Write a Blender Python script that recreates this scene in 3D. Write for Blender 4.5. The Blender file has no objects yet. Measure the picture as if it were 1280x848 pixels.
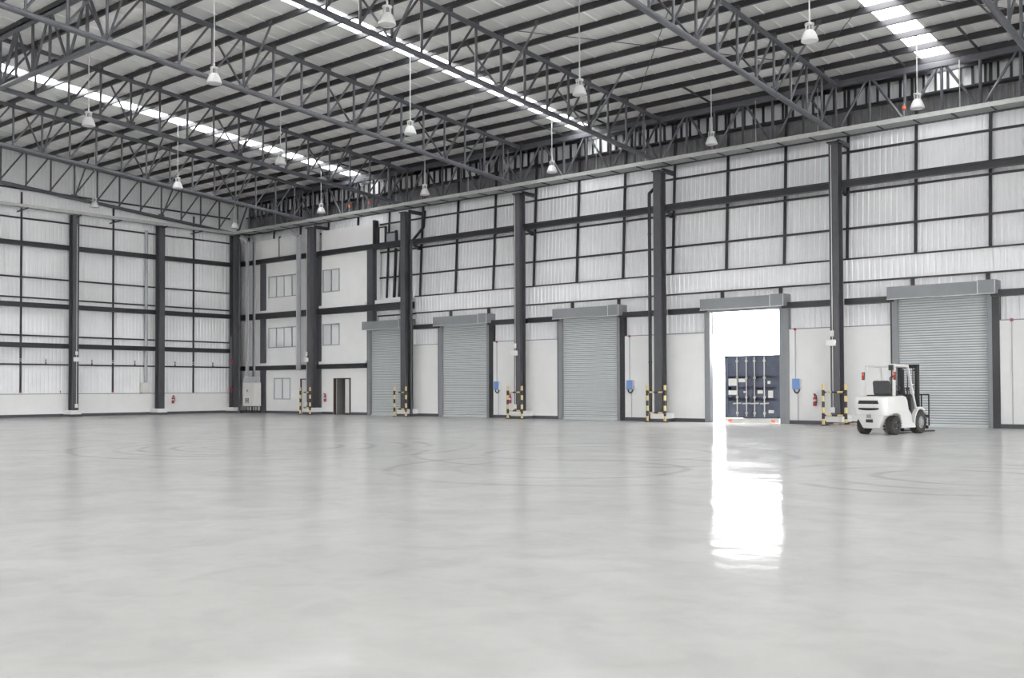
import bpy, bmesh, math, random
from mathutils import Vector, Matrix
random.seed(7)
scn = bpy.context.scene
C = scn.collection
# All measurements below are in survey units; everything is scaled to metres at the end.
S = 1.15

# ------------------------------------------------------------------ camera
F_PX, YAW, PITCH, ROLL, CY = 1283.43, -0.701812, 0.0205634, -0.00341894, 459.70
cam_d = bpy.data.cameras.new('camera')
cam = bpy.data.objects.new('camera', cam_d)
C.objects.link(cam)
fw = Vector((math.sin(YAW)*math.cos(PITCH), math.cos(YAW)*math.cos(PITCH), math.sin(PITCH)))
rt = Vector((math.cos(YAW), -math.sin(YAW), 0))
up = rt.cross(fw)
r2 = rt*math.cos(ROLL) + up*math.sin(ROLL)
u2 = -rt*math.sin(ROLL) + up*math.cos(ROLL)
cam.matrix_world = Matrix(((r2.x, u2.x, -fw.x, 47.7*S), (r2.y, u2.y, -fw.y, -33.25*S), (r2.z, u2.z, -fw.z, 1.25*S), (0, 0, 0, 1)))
cam_d.sensor_fit = 'HORIZONTAL'
cam_d.sensor_width = 36.0
cam_d.lens = 36.0*F_PX/1280.0
cam_d.shift_y = (CY-424.0)/1280.0
cam_d.clip_end = 2000
scn.camera = cam

# ------------------------------------------------------------------ sky and exposure
W = bpy.data.worlds.new('overcast_sky')
scn.world = W
W.use_nodes = True
W.node_tree.nodes['Background'].inputs[0].default_value = (0.99, 0.985, 0.995, 1)
W.node_tree.nodes['Background'].inputs[1].default_value = 1.0
vs = scn.view_settings
vs.view_transform = 'Standard'
vs.look = 'None'
vs.gamma = 1.0
vs.use_curve_mapping = False
vs.exposure = 4.04
try:
    scn.cycles.use_denoising = True
    scn.cycles.denoiser = 'OPENIMAGEDENOISE'
    scn.cycles.max_bounces = 14
    scn.cycles.diffuse_bounces = 8
    scn.cycles.glossy_bounces = 5
    scn.cycles.transparent_max_bounces = 8
    scn.cycles.caustics_reflective = False
    scn.cycles.caustics_refractive = False
    scn.cycles.sample_clamp_indirect = 6.0
except Exception:
    pass

# ------------------------------------------------------------------ materials
def mat(name, col, rough=0.5, metal=0.0, var=0.0, scale=3.0, bump=0.0, bscale=30.0, coat=0.0, spec=0.5):
    m = bpy.data.materials.new(name)
    m.use_nodes = True
    nt = m.node_tree
    b = nt.nodes['Principled BSDF']
    b.inputs['Base Color'].default_value = (*col, 1)
    b.inputs['Roughness'].default_value = rough
    b.inputs['Metallic'].default_value = metal
    b.inputs['Coat Weight'].default_value = coat
    b.inputs['Specular IOR Level'].default_value = spec
    if var or bump:
        tc = nt.nodes.new('ShaderNodeTexCoord')
        n = nt.nodes.new('ShaderNodeTexNoise')
        n.inputs['Scale'].default_value = scale
        n.inputs['Detail'].default_value = 5
        nt.links.new(tc.outputs['Object'], n.inputs['Vector'])
        if var:
            r = nt.nodes.new('ShaderNodeMapRange')
            r.inputs['From Min'].default_value = 0.3
            r.inputs['From Max'].default_value = 0.7
            r.inputs['To Min'].default_value = 1-var
            r.inputs['To Max'].default_value = 1+var
            nt.links.new(n.outputs['Fac'], r.inputs['Value'])
            v = nt.nodes.new('ShaderNodeVectorMath'); v.operation = 'SCALE'
            v.inputs[0].default_value = col
            nt.links.new(r.outputs['Result'], v.inputs['Scale'])
            nt.links.new(v.outputs['Vector'], b.inputs['Base Color'])
        if bump:
            n2 = nt.nodes.new('ShaderNodeTexNoise')
            n2.inputs['Scale'].default_value = bscale
            nt.links.new(tc.outputs['Object'], n2.inputs['Vector'])
            bp = nt.nodes.new('ShaderNodeBump')
            bp.inputs['Strength'].default_value = bump
            bp.inputs['Distance'].default_value = 0.02
            nt.links.new(n2.outputs['Fac'], bp.inputs['Height'])
            nt.links.new(bp.outputs['Normal'], b.inputs['Normal'])
    return m

M = {}
M['steel'] = mat('grey_painted_steel', (0.027, 0.027, 0.031), 0.40, 0, 0.12, 4)
M['steel_light'] = mat('light_grey_painted_steel', (0.26, 0.27, 0.29), 0.4, 0, 0.08, 4)
M['column'] = mat('column_grey_paint', (0.08, 0.081, 0.09), 0.38, 0, 0.08, 4)
M['eave_shade'] = mat('eave_shade_sheet', (0.20, 0.20, 0.205), 0.5, 0.3, 0.15, 3)  # darker grey stands in for the shade under the eave
M['truss'] = mat('truss_steel_paint', (0.095, 0.096, 0.108), 0.28, 0, 0.12, 4)
M['sheet'] = mat('wall_sheet_paint', (0.81, 0.815, 0.825), 0.42, 0, 0.03, 1.2)
M['roof'] = mat('silver_roof_facing', (0.90, 0.90, 0.88), 0.36, 0.0, 0.04, 1.4, 0.25, 2.2)
M['concrete'] = mat('white_painted_concrete', (0.77, 0.77, 0.76), 0.75, 0, 0.02, 1.5)
M['office'] = mat('white_office_panel', (0.82, 0.82, 0.81), 0.7, 0, 0.02, 1.5)
M['skirt'] = mat('dark_grey_skirting_paint', (0.075, 0.075, 0.085), 0.5, 0, 0.1, 5)
M['shutter'] = mat('shutter_grey', (0.56, 0.585, 0.595), 0.38, 0.1, 0.04, 2)
M['interlock'] = mat('grey_slat_interlock', (0.36, 0.375, 0.385), 0.45, 0.1)  # lip of each slat, a darker grey than the slat face
M['hood'] = mat('hood_grey', (0.24, 0.25, 0.262), 0.45, 0, 0.04, 3)
M['edge'] = mat('hood_edge_light', (0.62, 0.63, 0.64), 0.4, 0.2)
M['tray'] = mat('galvanised_tray', (0.50, 0.51, 0.49), 0.45, 0.3, 0.08, 6)
M['tray_mesh'] = mat('tray_mesh_floor', (0.36, 0.37, 0.37), 0.5, 0.3, 0.12, 20)
M['duct'] = mat('grey_trunking', (0.42, 0.43, 0.46), 0.45, 0.2, 0.04, 3)
M['white'] = mat('white_plastic', (0.80, 0.80, 0.79), 0.4)
M['cream'] = mat('cream_cabinet', (0.66, 0.65, 0.62), 0.45, 0, 0.03, 3)
M['blue'] = mat('blue_box_paint', (0.16, 0.28, 0.56), 0.45, 0, 0.05, 8)
M['red'] = mat('red_paint', (0.42, 0.05, 0.06), 0.35)
M['redlight'] = mat('orange_red_plastic', (0.75, 0.16, 0.07), 0.4)
M['black'] = mat('black_rubber', (0.022, 0.022, 0.023), 0.65, 0, 0.15, 10)
M['tyre'] = mat('tyre_rubber', (0.045, 0.042, 0.038), 0.8, 0, 0.2, 14, 0.3, 60)
M['dark'] = mat('dark_plastic', (0.035, 0.035, 0.037), 0.5)
M['seat'] = mat('dark_grey_vinyl', (0.06, 0.062, 0.065), 0.55, 0, 0.1, 10)
M['fork_white'] = mat('forklift_white_paint', (0.70, 0.70, 0.68), 0.32, 0, 0.02, 4, coat=0.2)
M['navy'] = mat('container_slate_blue', (0.095, 0.108, 0.15), 0.45, 0.1, 0.15, 3)
M['bar'] = mat('zinc_bar', (0.50, 0.50, 0.47), 0.4, 0.4)
M['paper'] = mat('pale_decal', (0.70, 0.70, 0.66), 0.6)
M['brown'] = mat('dark_brown_frame', (0.075, 0.045, 0.042), 0.5)
M['door_white'] = mat('white_door_leaf', (0.70, 0.71, 0.71), 0.5)
M['wood'] = mat('pale_timber', (0.42, 0.36, 0.31), 0.7, 0, 0.2, 12)
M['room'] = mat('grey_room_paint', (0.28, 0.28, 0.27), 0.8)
M['yard'] = mat('yard_concrete', (0.62, 0.62, 0.61), 0.85, 0, 0.06, 0.4)
M['lamp_body'] = mat('lamp_housing_white', (0.66, 0.66, 0.65), 0.35)
M['alloy'] = mat('window_alloy', (0.33, 0.34, 0.35), 0.4, 0.4)

# glass of the office windows
def glass():
    m = bpy.data.materials.new('window_glass'); m.use_nodes = True
    b = m.node_tree.nodes['Principled BSDF']
    b.inputs['Base Color'].default_value = (0.78, 0.80, 0.80, 1)
    b.inputs['Roughness'].default_value = 0.06
    b.inputs['IOR'].default_value = 1.9
    b.inputs['Specular IOR Level'].default_value = 0.9
    return m
M['glass'] = glass()

def skylight():
    m = bpy.data.materials.new('translucent_roof_sheet'); m.use_nodes = True
    nt = m.node_tree; nt.nodes.clear()
    o = nt.nodes.new('ShaderNodeOutputMaterial')
    t = nt.nodes.new('ShaderNodeBsdfTransparent'); t.inputs[0].default_value = (0.93, 0.94, 0.94, 1)
    d = nt.nodes.new('ShaderNodeBsdfTranslucent'); d.inputs[0].default_value = (0.9, 0.9, 0.9, 1)
    x = nt.nodes.new('ShaderNodeMixShader'); x.inputs[0].default_value = 0.15
    nt.links.new(t.outputs[0], x.inputs[1]); nt.links.new(d.outputs[0], x.inputs[2])
    nt.links.new(x.outputs[0], o.inputs[0])
    return m
M['skylight'] = skylight()

def lampshade():
    m = bpy.data.materials.new('prismatic_acrylic_shade'); m.use_nodes = True
    nt = m.node_tree
    b = nt.nodes['Principled BSDF']
    b.inputs['Base Color'].default_value = (0.86, 0.86, 0.85, 1)
    b.inputs['Roughness'].default_value = 0.12
    b.inputs['Coat Weight'].default_value = 0.6
    t = nt.nodes.new('ShaderNodeBsdfTranslucent'); t.inputs[0].default_value = (0.9, 0.9, 0.9, 1)
    x = nt.nodes.new('ShaderNodeMixShader'); x.inputs[0].default_value = 0.4
    o = nt.nodes['Material Output']
    nt.links.new(b.outputs[0], x.inputs[1]); nt.links.new(t.outputs[0], x.inputs[2])
    nt.links.new(x.outputs[0], o.inputs[0])
    return m
M['shade'] = lampshade()

def striped(ax, pitch=0.42, off=0.0):
    m = bpy.data.materials.new('yellow_black_hazard_paint_'+'xyz'[ax]); m.use_nodes = True
    nt = m.node_tree; b = nt.nodes['Principled BSDF']
    tc = nt.nodes.new('ShaderNodeTexCoord')
    sp = nt.nodes.new('ShaderNodeSeparateXYZ')
    nt.links.new(tc.outputs['Object'], sp.inputs[0])
    a = nt.nodes.new('ShaderNodeMath'); a.operation = 'ADD'; a.inputs[1].default_value = off+40*pitch
    nt.links.new(sp.outputs[ax], a.inputs[0])
    q = nt.nodes.new('ShaderNodeMath'); q.operation = 'MODULO'; q.inputs[1].default_value = pitch
    nt.links.new(a.outputs[0], q.inputs[0])
    g = nt.nodes.new('ShaderNodeMath'); g.operation = 'GREATER_THAN'; g.inputs[1].default_value = pitch*0.5
    nt.links.new(q.outputs[0], g.inputs[0])
    mx = nt.nodes.new('ShaderNodeMix'); mx.data_type = 'RGBA'
    mx.inputs['A'].default_value = (0.02, 0.02, 0.022, 1)
    mx.inputs['B'].default_value = (0.66, 0.52, 0.24, 1)
    nt.links.new(g.outputs[0], mx.inputs['Factor'])
    nt.links.new(mx.outputs['Result'], b.inputs['Base Color'])
    b.inputs['Roughness'].default_value = 0.45
    return m
M['hazard_z'] = striped(2, 0.435, 0.177)
M['hazard_x'] = striped(0, 0.44, 0.1)

def floor_mat():
    m = bpy.data.materials.new('polished_concrete'); m.use_nodes = True
    nt = m.node_tree; b = nt.nodes['Principled BSDF']; L = nt.links.new
    N = nt.nodes.new
    tc = N('ShaderNodeTexCoord')
    def noise(scale, detail=6, dist=0.0, vec=None):
        n = N('ShaderNodeTexNoise'); n.inputs['Scale'].default_value = scale
        n.inputs['Detail'].default_value = detail; n.inputs['Distortion'].default_value = dist
        L(vec or tc.outputs['Object'], n.inputs['Vector']); return n.outputs['Fac']
    def rng(v, a, c, d, e):
        r = N('ShaderNodeMapRange'); r.inputs['From Min'].default_value = a; r.inputs['From Max'].default_value = c
        r.inputs['To Min'].default_value = d; r.inputs['To Max'].default_value = e; L(v, r.inputs['Value']); return r.outputs['Result']
    def mth(op, a, c=None):
        q = N('ShaderNodeMath'); q.operation = op
        for i, v in enumerate((a, c)):
            if v is None: continue
            if isinstance(v, (int, float)): q.inputs[i].default_value = v
            else: L(v, q.inputs[i])
        return q.outputs[0]
    big = rng(noise(0.12, 4, 0.6), 0.3, 0.7, 0.965, 1.035)
    mid = mth('MULTIPLY', rng(noise(0.55, 8, 0.9), 0.3, 0.72, 1.05, 0.93), rng(noise(2.1, 8, 0.6), 0.45, 0.8, 1.01, 0.90))
    fine = rng(noise(7.0, 6, 0.3), 0.3, 0.7, 1.015, 0.985)
    tot = mth('MULTIPLY', mth('MULTIPLY', big, mid), fine)
    # turning marks left by tyres: thin rings on the slab
    brk = rng(noise(0.5, 3, 0.4), 0.36, 0.55, 0.0, 1.0)
    warp = N('ShaderNodeVectorMath'); warp.operation = 'SCALE'; warp.inputs['Scale'].default_value = 0.9
    nw = N('ShaderNodeTexNoise'); nw.inputs['Scale'].default_value = 0.22; L(tc.outputs['Object'], nw.inputs['Vector'])
    L(nw.outputs['Color'], warp.inputs[0])
    wadd = N('ShaderNodeVectorMath'); wadd.operation = 'ADD'
    L(tc.outputs['Object'], wadd.inputs[0]); L(warp.outputs[0], wadd.inputs[1])
    for cx, cy, rads in RINGS:
        d = N('ShaderNodeVectorMath'); d.operation = 'DISTANCE'
        fl = N('ShaderNodeVectorMath'); fl.operation = 'MULTIPLY'; fl.inputs[1].default_value = (1, 1, 0)
        L(wadd.outputs[0], fl.inputs[0])
        L(fl.outputs[0], d.inputs[0]); d.inputs[1].default_value = (cx*S+.4, cy*S+.4, 0)
        for rad in rads:
            e = mth('ABSOLUTE', mth('SUBTRACT', d.outputs['Value'], rad*S))
            line = rng(e, 0.04, 0.13, 0.17, 0.0)
            tot = mth('MULTIPLY', tot, mth('SUBTRACT', 1.0, mth('MULTIPLY', line, brk)))
    v = N('ShaderNodeVectorMath'); v.operation = 'SCALE'; v.inputs[0].default_value = (0.535, 0.535, 0.522)
    L(tot, v.inputs['Scale']); L(v.outputs[0], b.inputs['Base Color'])
    b.inputs['Roughness'].default_value = 0.7
    b.inputs['Specular IOR Level'].default_value = 0.0
    gl = N('ShaderNodeBsdfGlossy'); gl.inputs['Color'].default_value = (0.95, 0.95, 0.95, 1)
    L(rng(noise(0.5, 5, 0.8), 0.3, 0.7, 0.07, 0.15), gl.inputs['Roughness'])
    fr = N('ShaderNodeFresnel'); fr.inputs['IOR'].default_value = 1.45
    mx = N('ShaderNodeMixShader')
    L(mth('MULTIPLY', fr.outputs[0], 0.38), mx.inputs[0])
    L(b.outputs[0], mx.inputs[1]); L(gl.outputs[0], mx.inputs[2])
    L(mx.outputs[0], nt.nodes['Material Output'].inputs[0])
    bp = N('ShaderNodeBump'); bp.inputs['Strength'].default_value = 1.0; bp.inputs['Distance'].default_value = 0.014
    h = mth('ADD', mth('MULTIPLY', noise(0.9, 2), 1.0), mth('MULTIPLY', noise(3.0, 3), 0.28))
    L(h, bp.inputs['Height']); L(bp.outputs[0], b.inputs['Normal']); L(bp.outputs[0], gl.inputs['Normal'])
    return m
RINGS = [(29.3, -19.3, (1.5, 2.2, 2.9, 3.4, 4.3)), (38.0, -20.3, (1.8, 2.9)), (43.3, -18.2, (1.2, 2.0, 2.7)), (36.3, -17.0, (2.2, 3.6))]
M['floor'] = floor_mat()

# ------------------------------------------------------------------ mesh helpers
class MB:
    def __init__(s): s.v = []; s.f = []
    def quadmesh(s, vs, fs):
        o = len(s.v); s.v += [tuple(x) for x in vs]; s.f += [tuple(i+o for i in f) for f in fs]; return s
    def box(s, x0, x1, y0, y1, z0, z1):
        x0, x1 = sorted((x0, x1)); y0, y1 = sorted((y0, y1)); z0, z1 = sorted((z0, z1))
        return s.quadmesh([(x0,y0,z0),(x1,y0,z0),(x1,y1,z0),(x0,y1,z0),(x0,y0,z1),(x1,y0,z1),(x1,y1,z1),(x0,y1,z1)],
            [(0,3,2,1),(4,5,6,7),(0,1,5,4),(1,2,6,5),(2,3,7,6),(3,0,4,7)])
    def _frame(s, p, q):
        p, q = Vector(p), Vector(q); d = (q-p).normalized()
        a = Vector((0,0,1)) if abs(d.z) < 0.9 else Vector((1,0,0))
        u = d.cross(a).normalized(); w = u.cross(d).normalized()
        return p, q, u, w
    def bar(s, p, q, w, h):
        p, q, u, n = s._frame(p, q)
        vs = []
        for c in (p, q):
            for a, b in ((-1,-1),(1,-1),(1,1),(-1,1)): vs.append(c+u*a*w/2+n*b*h/2)
        return s.quadmesh(vs, [(0,1,2,3),(7,6,5,4),(0,4,5,1),(1,5,6,2),(2,6,7,3),(3,7,4,0)])
    def tube(s, p, q, r, n=8, r1=None):
        p, q, u, w = s._frame(p, q); r1 = r if r1 is None else r1
        vs = []
        for c, rr in ((p, r), (q, r1)):
            for i in range(n):
                a = 2*math.pi*i/n; vs.append(c+u*math.cos(a)*rr+w*math.sin(a)*rr)
        fs = [(i, i+n, (i+1)%n+n, (i+1)%n) for i in range(n)]
        fs += [tuple(range(n)), tuple(range(2*n-1, n-1, -1))]
        return s.quadmesh(vs, fs)
    def path(s, pts, r, n=8):
        for a, b in zip(pts[:-1], pts[1:]): s.tube(a, b, r, n)
        return s
    def lathe(s, prof, n=16, axis='z', c=(0,0,0)):
        vs = []; m = len(prof)
        for i in range(n):
            a = 2*math.pi*i/n
            for r, z in prof:
                if axis == 'z': p = (r*math.cos(a), r*math.sin(a), z)
                else: p = (z, r*math.cos(a), r*math.sin(a))
                vs.append((p[0]+c[0], p[1]+c[1], p[2]+c[2]))
        fs = []
        for i in range(n):
            j = (i+1) % n
            for k in range(m-1): fs.append((i*m+k, j*m+k, j*m+k+1, i*m+k+1))
        return s.quadmesh(vs, fs)
    def prism(s, prof, x0, x1):            # profile in (y, z), extruded along x
        n = len(prof)
        vs = [(x0, y, z) for y, z in prof]+[(x1, y, z) for y, z in prof]
        fs = [tuple(range(n)), tuple(range(2*n-1, n-1, -1))]
        fs += [(i, i+n, (i+1)%n+n, (i+1)%n) for i in range(n)]
        return s.quadmesh(vs, fs)
    def mesh(s, name, smooth=False, bevel=0.0, seg=2):
        me = bpy.data.meshes.new(name)
        me.from_pydata(s.v, [], s.f)
        bm = bmesh.new(); bm.from_mesh(me)
        bmesh.ops.recalc_face_normals(bm, faces=bm.faces)
        if bevel:
            bmesh.ops.bevel(bm, geom=[e for e in bm.edges if len(e.link_faces) == 2 and e.calc_face_angle(0) > 0.5], offset=bevel, segments=seg, profile=0.5, affect='EDGES', clamp_overlap=True)
        bm.to_mesh(me); bm.free()
        if smooth:
            me.shade_smooth()
            me.set_sharp_from_angle(angle=0.7)
        return me

def obj(name, data, m=None, parent=None, loc=(0,0,0), rz=0.0):
    if isinstance(data, MB): data = data.mesh(name)
    if m is not None and len(data.materials) == 0: data.materials.append(M[m])
    o = bpy.data.objects.new(name, data)
    C.objects.link(o); o.location = loc; o.rotation_euler = (0, 0, rz)
    if parent: o.parent = parent
    return o
def tag(o, label=None, cat=None, group=None, kind=None):
    for k, v in (('label', label), ('category', cat), ('group', group), ('kind', kind)):
        if v: o[k] = v
    return o
def thing(name, label, cat, loc=(0,0,0), rz=0.0, group=None):
    o = bpy.data.objects.new(name, None); C.objects.link(o)
    o.location = loc; o.rotation_euler = (0, 0, rz); o.empty_display_size = 0.2
    return tag(o, label, cat, group)
def struct(name, label=None, cat=None, mb=None, m=None):
    o = obj(name, mb, m) if mb else bpy.data.objects.new(name, None)
    if not mb: C.objects.link(o)
    return tag(o, label, cat, None, 'structure')
def dup(o, loc=None, parent=None, **kw):
    c = o.copy(); C.objects.link(c)
    if loc is not None: c.location = loc
    c.parent = parent
    for ch in list(o.children): dup(ch, None, c)
    return tag(c, **kw)

BAY = 6.8
COLS = [0.05+6.8*k for k in range(15)]        # column lines along the right wall: 0.05 .. 95.25
COLS[0] = 0.45
X_END, Y_END = 95.25, -84.0
def ztop(y): return 11.27-0.0757*y            # top chord axis
def zbot(y): return 9.65-0.0757*y             # bottom chord axis
def node(k): return -0.41-1.14*k
ZROOF = 11.58
ZOPEN = 7.0                                    # gap below this height is shaped to let fill light in behind the camera

# ------------------------------------------------------------------ floor and yard
fl = struct('floor', 'pale grey polished concrete warehouse floor with tyre marks', 'floor', MB().box(-0.6, X_END, 0.28, Y_END, -1.05, 0), 'floor')
gd = struct('ground', 'bright concrete yard outside the open doorway', 'ground', MB().box(-160, 220, 160, -200, -1.35, -1.052), 'yard')

# ------------------------------------------------------------------ corrugated sheet mesh
def corrugated(width, z0, z1, y0, y1, pitch=0.19, depth=0.022, rows=1):
    """vertical trapezoid ribs; leans from y0 at z0 to y1 at z1; local x from 0"""
    prof = []; n = max(1, round(width/pitch)); p = width/n
    for i in range(n):
        x = i*p
        prof += [(x, 0), (x+p*0.52, 0), (x+p*0.64, depth), (x+p*0.88, depth)]
    prof.append((width, 0))
    mb = MB(); m = len(prof); vs = []
    for r in range(rows+1):
        t = r/rows
        for x, d in prof: vs.append((x, y0+(y1-y0)*t+d, z0+(z1-z0)*t))
    fs = [(r*m+i, r*m+i+1, (r+1)*m+i+1, (r+1)*m+i) for r in range(rows) for i in range(m-1)]
    return mb.quadmesh(vs, fs)
def rotate_left(mb):
    """turn a sheet made for the right wall (faces -y) into one for the left wall (faces +x): (x,y,z)->(-y,-x,z)"""
    mb.v = [(-y, -x, z) for x, y, z in mb.v]; return mb

# ------------------------------------------------------------------ wall_right
wr = struct('wall_right', 'long right-hand wall of white panels and ribbed sheet with five doorways', 'wall')
bays = list(zip(COLS[:-1], COLS[1:]))
ZW = 3.27
def yup(z): return 0.50+(z-5.55)*0.05          # the upper cladding leans outwards
# upper leaning cladding, one sheet field per bay
sh_up = corrugated(6.8, 5.45, 9.78, yup(5.45), yup(9.78)).mesh('wall_sheet')
sh_shade = corrugated(6.8, 9.78, 10.72, yup(9.78), yup(10.72)).mesh('wall_sheet')  # band behind the tray, eave shade put into its colour
sh_top = corrugated(6.8, 10.72, 11.75, 0.86, 0.92, 0.378, 0.03).mesh('wall_sheet')
sh_mid = corrugated(6.8, 4.76, 5.52, 0.10, 0.10).mesh('wall_sheet')
sh_low = corrugated(1.85, 3.22, 4.76, 0.16, 0.16).mesh('wall_sheet')
sh_over = corrugated(2.78, 4.14, 4.76, 0.16, 0.16).mesh('wall_sheet')
sh_low_r = corrugated(2.17, 3.22, 4.76, 0.16, 0.16).mesh('wall_sheet')
stud_me = MB().bar((0, yup(5.5)-0.09, 5.5), (0, yup(11.4)-0.09, 11.4), 0.06, 0.09).mesh('stud')
girt_me = MB().box(0, 6.8, -0.05, 0.02, -0.035, 0.035).mesh('girt')
rail_me = MB().box(0, 6.8, -0.02, 0.16, -0.025, 0.025).mesh('girt')
post_me = MB().box(-0.055, 0.055, -0.09, -0.005, 4.42, 4.74).mesh('hanger_post')
beam_me = MB().box(0.15, 6.65, -0.42, -0.22, 7.86, 8.08).box(0.15, 6.65, -0.46, -0.18, 8.05, 8.09).mesh('wall_beam')
lint_me = MB().box(0.1, 1.72, -0.12, 0.14, 4.0, 4.2).mesh('lintel_channel')
lint_me2 = MB().box(4.66, 6.7, -0.12, 0.14, 4.0, 4.2).mesh('lintel_channel')
ledge_me = MB().box(0, 6.8, 0.42, 0.84, 10.66, 10.72).mesh('eave_ledge')
mull_me = MB().box(-0.03, 0.03, 0.76, 0.84, 10.72, 11.6).mesh('eave_rib')
conc = 'concrete'
DL, DR = 1.72, 4.64
def panel(mb, m=conc, name='concrete_panel'): return obj(name, mb, m, wr)
for i, (a, b) in enumerate(bays):
    x = 0.05+6.8*i
    obj('wall_sheet', sh_up, 'sheet', wr, (x, 0, 0))
    obj('wall_sheet', sh_top, 'sheet', wr, (x, 0, 0))
    obj('wall_sheet', sh_shade, 'eave_shade', wr, (x, 0, 0))
    if i < 7:
        obj('eave_ledge', ledge_me, 'steel', wr, (x, 0, 0))
        for k in range(18): obj('eave_rib', mull_me, 'steel', wr, (x+0.378*(k+0.5), 0, 0))
    office_bay = i < 2
    if i <= 6:
        for k in range(3):
            sx = x+2.267*k
            obj('stud', stud_me, 'steel', wr, (sx, 0, 0))
        for z in (6.6, 7.84, 9.22): obj('girt', girt_me, 'steel', wr, (x, yup(z)-0.12, z))
    if office_bay: continue
    obj('girt', rail_me, 'steel', wr, (x, 0.07, 5.53))
    obj('girt', rail_me, 'steel', wr, (x, 0.07, 4.76))
    obj('wall_sheet', sh_mid, 'sheet', wr, (x, 0, 0))
    obj('wall_beam', beam_me, 'steel', wr, (x, 0, 0))
    obj('wall_sheet', sh_low, 'sheet', wr, (x, 0, 0))
    obj('wall_sheet', sh_over, 'sheet', wr, (x+1.85, 0, 0))
    obj('wall_sheet', sh_low_r, 'sheet', wr, (x+4.63, 0, 0))
    for k in (1, 2): obj('hanger_post', post_me, 'steel', wr, (x+2.267*k, 0.16, 0))
    obj('lintel_channel', lint_me, 'steel', wr, (x, 0, 0)); obj('lintel_channel', lint_me2, 'steel', wr, (x, 0, 0))
    panel(MB().box(x+0.0, x+DL-0.02, 0, 0.22, 0, ZW))
    panel(MB().box(x+DR+0.2, x+6.8, 0, 0.22, 0, ZW))
    obj('capping', MB().box(x, x+DL-0.02, -0.015, 0.03, ZW-0.01, ZW+0.02), 'hood', wr)
    obj('capping', MB().box(x+DR+0.2, x+6.8, -0.015, 0.03, ZW-0.01, ZW+0.02), 'hood', wr)
# the stretch of wall beside the office (behind the narrow shutter's head)
obj('wall_sheet', corrugated(2.6, 4.14, 5.0, 0.30, 0.30), 'sheet', wr, (11.0, 0, 0))
obj('wall_sheet', corrugated(2.6, 5.2, 5.6, 0.28, 0.28), 'sheet', wr, (11.0, 0, 0))
obj('girt', MB().box(11.0, 13.5, 0.16, 0.28, 4.72, 4.78), 'steel', wr)
panel(MB().box(13.36, 13.65, 0, 0.22, 0, 4.2))
# outer back face that keeps daylight out of the panel joints, with a hole at the open doorway
bk = MB().box(-0.6, 11.0, 0.98, 1.04, -1.05, 11.9).box(11.0, X_END, 0.98, 1.04, 5.36, 11.9).box(11.0, X_END, 0.36, 1.04, 5.34, 5.40).box(10.96, 11.0, 0.32, 1.04, -1.05, 5.4)
bk.box(11.0, 28.95, 0.36, 0.40, -1.05, 5.36).box(31.95, X_END, 0.36, 0.40, -1.05, 5.36).box(28.95, 31.95, 0.36, 0.40, 4.2, 5.36)
obj('outer_skin', bk, 'sheet', wr)
# reveals of the open doorway
obj('reveal', MB().box(28.87, 28.95, 0.2, 0.40, -1.05, 4.2), 'hood', wr)
obj('reveal', MB().box(31.95, 32.03, 0.2, 0.40, -1.05, 4.2), 'hood', wr)
obj('reveal', MB().box(28.87, 32.03, 0.17, 0.40, 4.2, 4.28), 'hood', wr)

bs = struct('baseboard_right', 'dark grey painted skirting along the foot of the right wall', 'skirting')
for i, (a, b) in enumerate(bays):
    x = 0.05+6.8*i
    if i == 0: segs = [(0.1, 5.28), (6.28, 6.85)]
    elif i == 1: segs = [(6.85, 7.93), (9.3, 10.5), (13.4, 13.65)]
    else: segs = [(x, x+DL-0.02), (x+DR+0.2, x+6.8)]
    for s0, s1 in segs: obj('skirting_board', MB().box(s0, s1, -0.025, 0.0, 0, 0.13), 'skirt', bs)

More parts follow.
